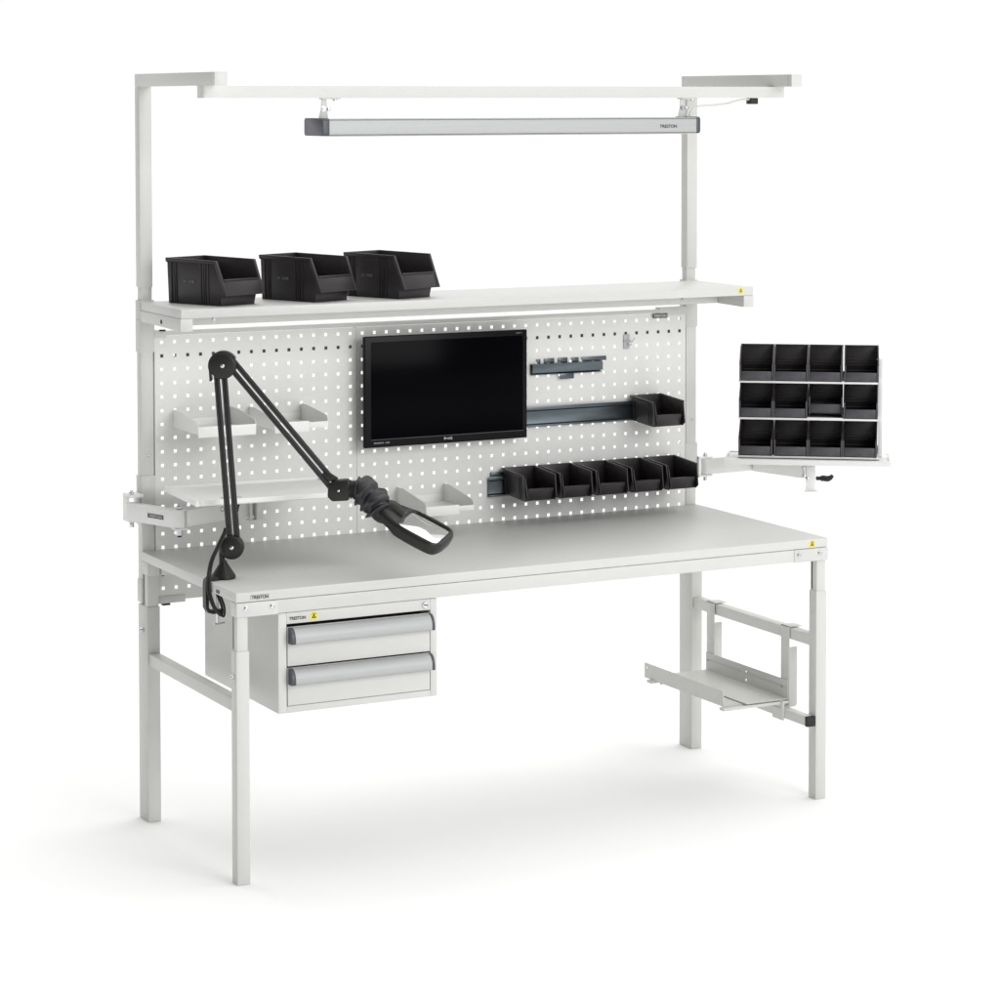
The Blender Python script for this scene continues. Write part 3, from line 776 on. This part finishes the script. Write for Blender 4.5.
# ------------------------------------------------------------------ computer holder on the right side rail
ch = thing('computer_holder', (1650, 350, 260), 0, 'light grey sheet metal computer holder hanging from the right side rail under the bench', 'computer holder')
ho = Vector((-1650, -350, -260))
def CH(name, bm, m, parent=None):
    for v in bm.verts: v.co += ho
    return obj(name, bm, m, parent or ch, 30)
for y0 in (128, 531):
    bm = nb(); y1 = y0+42
    box(bm, 1755.5, 1758, y0, y1, 244, 474, bev=.5); box(bm, 1755.5, 1800, y0, y1, 471.5, 474, bev=.5)
    box(bm, 1758.2, 1784, y0, y0+2.5, 244, 414, bev=.5)
    st = CH('hanging_strap', bm, 'paint')
    bm = nb(); box(bm, 1534, 1755, y0, y0+24, 251, 259, bev=1); CH('support_arm', bm, 'paint')
def plate_x(bm, x0, x1, y0, y1, z0, z1, holes):
    # thin plate with punched holes, normal along x
    hs_ = sorted(holes)
    ys = [y0]; zs = [z0]; 
    cy = sorted({h[0] for h in hs_}); cz = sorted({h[1] for h in hs_}); r = 3.4
    for c in cy: ys += [c-r, c+r]
    for c in cz: zs += [c-r, c+r]
    ys.append(y1); zs.append(z1)
    A = [[bm.verts.new((x0, y, z)) for z in zs] for y in ys]; Bq = [[bm.verts.new((x1, y, z)) for z in zs] for y in ys]
    isH = lambda i, j: i % 2 == 1 and j % 2 == 1 and i < len(ys)-1 and j < len(zs)-1 and (cy[(i-1)//2], cz[(j-1)//2]) in holes
    for i in range(len(ys)-1):
        for j in range(len(zs)-1):
            if isH(i, j):
                q = [(i, j), (i+1, j), (i+1, j+1), (i, j+1)]
                for k in range(4):
                    a, b = q[k], q[(k+1) % 4]; bm.faces.new((A[a[0]][a[1]], Bq[a[0]][a[1]], Bq[b[0]][b[1]], A[b[0]][b[1]]))
            else:
                bm.faces.new((A[i][j], A[i][j+1], A[i+1][j+1], A[i+1][j])); bm.faces.new((Bq[i][j], Bq[i+1][j], Bq[i+1][j+1], Bq[i][j+1]))
    for i in range(len(ys)-1):
        bm.faces.new((A[i][0], A[i+1][0], Bq[i+1][0], Bq[i][0])); bm.faces.new((A[i][-1], Bq[i][-1], Bq[i+1][-1], A[i+1][-1]))
    for j in range(len(zs)-1):
        bm.faces.new((A[0][j], Bq[0][j], Bq[0][j+1], A[0][j+1])); bm.faces.new((A[-1][j], A[-1][j+1], Bq[-1][j+1], Bq[-1][j]))
    bmesh.ops.recalc_face_normals(bm, faces=bm.faces)
bm = nb(); plate_x(bm, 1546, 1548, 150, 588, 259, 304, {(575, 290), (368, 281), (200, 281)}); box(bm, 1548.1, 1690, 150, 588, 259.2, 261, bev=0)
CH('outer_tray', bm, 'paint')
bm = nb(); plate_x(bm, 1753, 1755, 131, 572, 264, 318, {(560, 294), (350, 300), (350, 276), (160, 294)}); box(bm, 1612, 1752.9, 131, 572, 262.5, 264.5, bev=0)
CH('inner_tray', bm, 'paint')
bm = nb()
for y in (520, 555, 160): cyl(bm, (1566, y, 250), (1566, y, 259), 6, 14)
CH('tray_bolt', bm, 'zinc')
bm = nb(); box(bm, 1734, 1762, 14, 330, 212, 239, bev=1.2) ; lr = CH('lower_rail', bm, 'paint')
bm = nb(); box(bm, 1733.3, 1761.5, 1, 13.8, 210.5, 239.8, bev=2); CH('end_cap', bm, 'rubber', lr)
bm = nb(); box(bm, 1728, 1733.8, 118, 172, 206, 262, bev=.5); box(bm, 1728, 1782, 128, 166, 240, 242.5, bev=.5); CH('rail_clamp', bm, 'paint')

# ------------------------------------------------------------------ magnifier lamp (local x = along the arms, y = away, z up)
ml = thing('magnifier_lamp', (50, 212, 747), -27.55, 'black jointed magnifier lamp clamped to the left table edge near the front', 'magnifier lamp')
def Z(z): return z-747
def ML(name, bm, m, parent=None, smooth=40): return obj(name, bm, m, parent or ml, smooth)
bm = nb(); lathe(bm, (0, 0, .3), (0, 0, 1), [(0, 30), (0, 31.5), (7, 32), (9, 31), (42, 9), (47, 7.5)], 40)
bs = ML('clamp_cone', bm, 'lampb')
bm = nb(); lathe(bm, (-4, 0, 40), (-4, 0, 90), [(0, 7.5), (46, 7.5)], 20)
vs = prism(bm, [(-12, 82), (22, 52), (22, 90), (-8, 108)], 'y', -9, 9, bev=2); ML('swivel_stem', bm, 'lampb')
def disc(c, r, t, name):
    bm = nb(); x, z = c
    prof = [(0, r*.5), (0, r*.82), (2, r*.94), (5, r), (t-5, r), (t-2, r*.94), (t, r*.82), (t, 0)]
    lathe(bm, (x, -t/2, z), (x, t/2, z), [(0, 0)]+prof[1:], 44)
    o = ML(name, bm, 'lampb')
    bm = nb(); lathe(bm, (x, -t/2+.5, z), (x, -t/2-2, z), [(0, 5), (1.5, 5), (2.5, 3.6), (2.5, 0)], 20); ML('joint_screw', bm, 'chrome', o)
    return o
disc((23, Z(829)), 31, 34, 'lower_joint'); disc((2, Z(1303)), 35, 36, 'elbow_joint')
def bars(p, q, w, gap, name, th=11):
    p, q = Vector((p[0], 0, p[1])), Vector((q[0], 0, q[1])); d = (q-p).normalized(); n = Vector((d.z, 0, -d.x)); L = (q-p).length
    for s in (-1, 1):
        bm = nb(); mx = Matrix.Translation(p+n*s*(w+gap)/2) @ Matrix(((n.x, 0, d.x, 0), (0, 1, 0, 0), (n.z, 0, d.z, 0), (0, 0, 0, 1)))
        box(bm, -w/2, w/2, -th/2, th/2, 0, L, bev=3, seg=3, mtx=mx)
        box(bm, -w/2+3, -w/2+4, -th/2-.6, -th/2, 6, L-6, mtx=mx, mi=1); box(bm, w/2-4, w/2-3, -th/2-.6, -th/2, 6, L-6, mtx=mx, mi=1)
        ML(name, bm, ['lampb', 'ribm'])
bars((27, Z(838)), (-6, Z(1290)), 15, 4.6, 'lower_arm'); bars((16, Z(1316)), (290, Z(985)), 13.5, 4.6, 'upper_arm')
# elbow shroud
bm = nb()
arc = [(2+38*math.cos(math.radians(a)), Z(1303)+38*math.sin(math.radians(a))) for a in range(200, 18, -13)]
arc2 = [(2+33*math.cos(math.radians(a)), Z(1303)+33*math.sin(math.radians(a))) for a in range(20, 202, 13)]
prism(bm, [(-32, Z(1262))]+arc+arc2+[(-26, Z(1264))], 'y', -15, 15, bev=.8); ML('elbow_shroud', bm, 'lampb')
# wrist
bm = nb()
prism(bm, [(272, 962-747), (284, 950-747), (326, 952-747), (331, 960-747), (331, 1002-747), (322, 1006-747), (290, 1004-747), (274, 992-747)], 'y', -19, 19, bev=4); wj = ML('wrist_joint', bm, 'lampb')
prt = [(275, 1000), (258, 1020), (265, 1030), (300, 1008)]
bm = nb(); prism(bm, [(x, z-747) for x, z in prt], 'y', -10, 10, bev=2); ML('wrist_web', bm, 'lampb')
bm = nb(); lathe(bm, (301, -18.6, 978-747), (301, -20.5, 978-747), [(0, 3), (1, 3), (1.8, 1.5)], 14); ML('joint_screw', bm, 'chrome', wj)
bm = nb()
for k in range(5): cyl(bm, (331+k*3.4, 0, 979-747), (333.4+k*3.4, 0, 979-747), 25-(k % 2)*2, 32, bev=.8)
cyl(bm, (326, 0, 979-747), (352, 0, 979-747), 20, 24)
ML('swivel_collar', bm, 'lampb', wj)
# fabric sleeve
pth = smooth_path([(345, 0, 980-747), (362, -2, 976-747), (385, -8, 958-747), (402, -14, 938-747), (412, -18, 922-747)], 14)
bm = nb(); N_ = len(pth)
random.seed(11); ph = [random.uniform(0, 6.28) for _ in range(14)]
def sl_r(i, a):
    t = i/(N_-1)
    fold = math.sin(t*19+1.9*math.sin(a+ph[0])+ph[1]+.9*math.sin(2*a+ph[3]))
    fold2 = math.sin(t*36+2.6*math.cos(a+ph[2])+3*math.sin(a*2+ph[4]))
    prof = 25+13*math.sin(min(1, t*6)*math.pi/2)*math.sin(min(1, (1-t)*6)*math.pi/2)
    return prof+4.6*fold*abs(fold)**.3+2.1*fold2
tube(bm, pth, 30, n=56, rad=sl_r); ML('fabric_sleeve', bm, 'fabric', smooth=80)
# head frame
a_ = Vector((.87, -.23, -.43)).normalized(); b_ax = Vector((-.314, -.93, -.15)); b_ax = (b_ax-a_*b_ax.dot(a_)).normalized(); n_ax = a_.cross(b_ax)
if n_ax.z < 0: n_ax = -n_ax
hc = Vector((522, -40, 882-747))
HM = Matrix(((a_.x, b_ax.x, n_ax.x, hc.x), (a_.y, b_ax.y, n_ax.y, hc.y), (a_.z, b_ax.z, n_ax.z, hc.z), (0, 0, 0, 1)))
HWP = [(-128, 24), (-122, 33), (-95, 50), (-60, 64), (-25, 73), (15, 75), (45, 72), (62, 62), (71, 46), (74, 22)]
def outline(off, k=1):
    top = [(x, y+off) for x, y in HWP]; return top+[(x, -y) for x, y in top[::-1]]
bm = nb()
lens = []
LW, LH, LR = 56, 60, 14
for cx_, cy_, a0 in ((1, 1, 0), (-1, 1, 90), (-1, -1, 180), (1, -1, 270)):
    for i in range(6):
        a = math.radians(a0+i*18); lens.append((cx_*(LW-LR)+LR*math.cos(a), cy_*(LH-LR)+LR*math.sin(a)))
# head shell as two rings (outer body with opening): loft between resampled outlines
def resample(poly, n):
    # by angle around the origin
    out_ = []
    for k in range(n):
        t = 2*math.pi*k/n; dx, dy = math.cos(t), math.sin(t); best = 0
        for i in range(len(poly)):
            x1_, y1_ = poly[i]; x2_, y2_ = poly[(i+1) % len(poly)]
            den = dx*(y2_-y1_)-dy*(x2_-x1_)
            if abs(den) < 1e-9: continue
            s = (x1_*(y2_-y1_)-y1_*(x2_-x1_))/den; 
            u = (x1_*dy-y1_*dx)/den
            if s > best and -1e-6 <= u <= 1+1e-6: best = s
        out_.append((dx*best, dy*best))
    return out_
NN = 96
O = resample(outline(0), NN); I = resample(lens, NN)
def ringv(base, z, sc=1, bx=0): return [bm.verts.new((x*sc+bx, y*sc, z)) for x, y in base]
def mixr(A, Bq, t): return [(x1_*(1-t)+x2_*t, y1_*(1-t)+y2_*t) for (x1_, y1_), (x2_, y2_) in zip(A, Bq)]
rings = [ringv(I, 4), ringv(mixr(I, O, .15), 7), ringv(mixr(I, O, .5), 8.5), ringv(mixr(I, O, .82), 6.5), ringv(O, -1), ringv(O, -9), ringv(mixr(I, O, .9), -20), ringv(mixr(I, O, .6), -26), ringv(mixr(I, O, .1), -26), ringv(I, -22)]
fs = []
for q in range(len(rings)):
    A, Bq = rings[q], rings[(q+1) % len(rings)]
    for k in range(NN): fs.append(bm.faces.new((A[k], A[(k+1) % NN], Bq[(k+1) % NN], Bq[k])))
bmesh.ops.recalc_face_normals(bm, faces=fs)
for v in bm.verts:
    # neck end rises into a hump
    if v.co.x < -55 and v.co.z > -15:
        t = min(1, (-55-v.co.x)/60); v.co.z += 12*t*(1-abs(v.co.y)/70)
for v in bm.verts: v.co = HM @ v.co
hd = ML('lamp_head', bm, 'lampb', smooth=60)
# lens (biconvex slab)
bm = nb(); top = []; botm = []
K = 8
def dome(sgn):
    prev = None; c = bm.verts.new((0, 0, 1+sgn*4.2)); fsx = []
    for q in range(1, K+1):
        t = q/K; ring = [bm.verts.new((x*t*.995, y*t*.995, sgn*(4.2-2.4*t*t)+1)) for x, y in I]
        if prev is None:
            for k in range(NN): fsx.append(bm.faces.new((c, ring[k], ring[(k+1) % NN])))
        else:
            for k in range(NN): fsx.append(bm.faces.new((prev[k], ring[k], ring[(k+1) % NN], prev[(k+1) % NN])))
        prev = ring
    return prev
ra_ = dome(1); rb_ = dome(-1)
for k in range(NN): bm.faces.new((ra_[k], rb_[k], rb_[(k+1) % NN], ra_[(k+1) % NN]))
bmesh.ops.recalc_face_normals(bm, faces=bm.faces)
for v in bm.verts: v.co = HM @ v.co
ML('lens', bm, 'glass', hd, smooth=60)
# neck from sleeve to head
nk = [Vector((402, -14, 938-747)), Vector((418, -20, 920-747)), HM @ Vector((-100, 0, 6)), HM @ Vector((-62, 0, 2))]
pthn = smooth_path(nk, 8); NL = len(pthn)
bm = nb(); tube(bm, pthn, 24, n=32, rad=lambda i, a: (30-12*(i/(NL-1))**1.5)*(1 if abs(math.sin(a)) < .5 else 1.0)); ML('neck', bm, 'lampb', smooth=60)
# C clamp at the table edge: world coordinates -> local
MW = Matrix.Translation((50, 212, 747)) @ Matrix.Rotation(math.radians(-27.55), 4, 'Z'); MI = MW.inverted()
bm = nb(); cl = [(26, 194, 752), (0, 192, 754), (-6.5, 191, 749), (-7.5, 191, 738), (-7.5, 191, 680), (-2, 191, 670), (8, 191, 667), (36, 191, 667)]
pts_c = [Vector(p) for p in cl]
# flat bar sweep
prev = None; fsx = []
for i, pnt in enumerate(pts_c):
    dd = (pts_c[min(i+1, 7)]-pts_c[max(i-1, 0)]).normalized(); side_ = Vector((0, 1, 0)); nn_ = dd.cross(side_).normalized()
    ring = [bm.verts.new(pnt+side_*sy*11+nn_*sn*4.5) for sy, sn in ((-1, -1), (1, -1), (1, 1), (-1, 1))]
    if prev:
        for k in range(4): fsx.append(bm.faces.new((prev[k], prev[(k+1) % 4], ring[(k+1) % 4], ring[k])))
    else: fsx.append(bm.faces.new(ring))
    prev = ring
fsx.append(bm.faces.new(prev)); bmesh.ops.recalc_face_normals(bm, faces=fsx)
for v in bm.verts: v.co = MI @ v.co
clp = ML('table_clamp', bm, 'lampb')
bm = nb(); cyl(bm, (24, 191, 632), (24, 191, 718), 4, 14); cyl(bm, (24, 191, 716), (24, 191, 721.5), 11, 20, bev=1); cyl(bm, (14, 186, 634), (46, 197, 634), 2.4, 10)
for v in bm.verts: v.co = MI @ v.co
ML('clamp_screw', bm, 'chrome', clp)
bm = nb()
cb = [(6, -14, 134), (2, -20, 120), (-12, -32, 90), (-29, -50, 50), (-35, -62, 5), (-33, -64, -25), (-22, -62, -60), (-8, -56, -82), (0, -50, -86), (1, -46, -70), (-6, -40, -50), (-16, -30, -33)]
c1 = [Vector(p) for p in cb]
tube(bm, smooth_path(c1, 8), 3.2, 10); ML('cord', bm, 'rubber'); bm = nb()
c2 = [v+Vector((6.5, -3, -2 if 3 < i < 9 else 2)) for i, v in enumerate(c1)]
tube(bm, smooth_path(c2, 8), 2.8, 10)
ML('cord', bm, 'rubber')
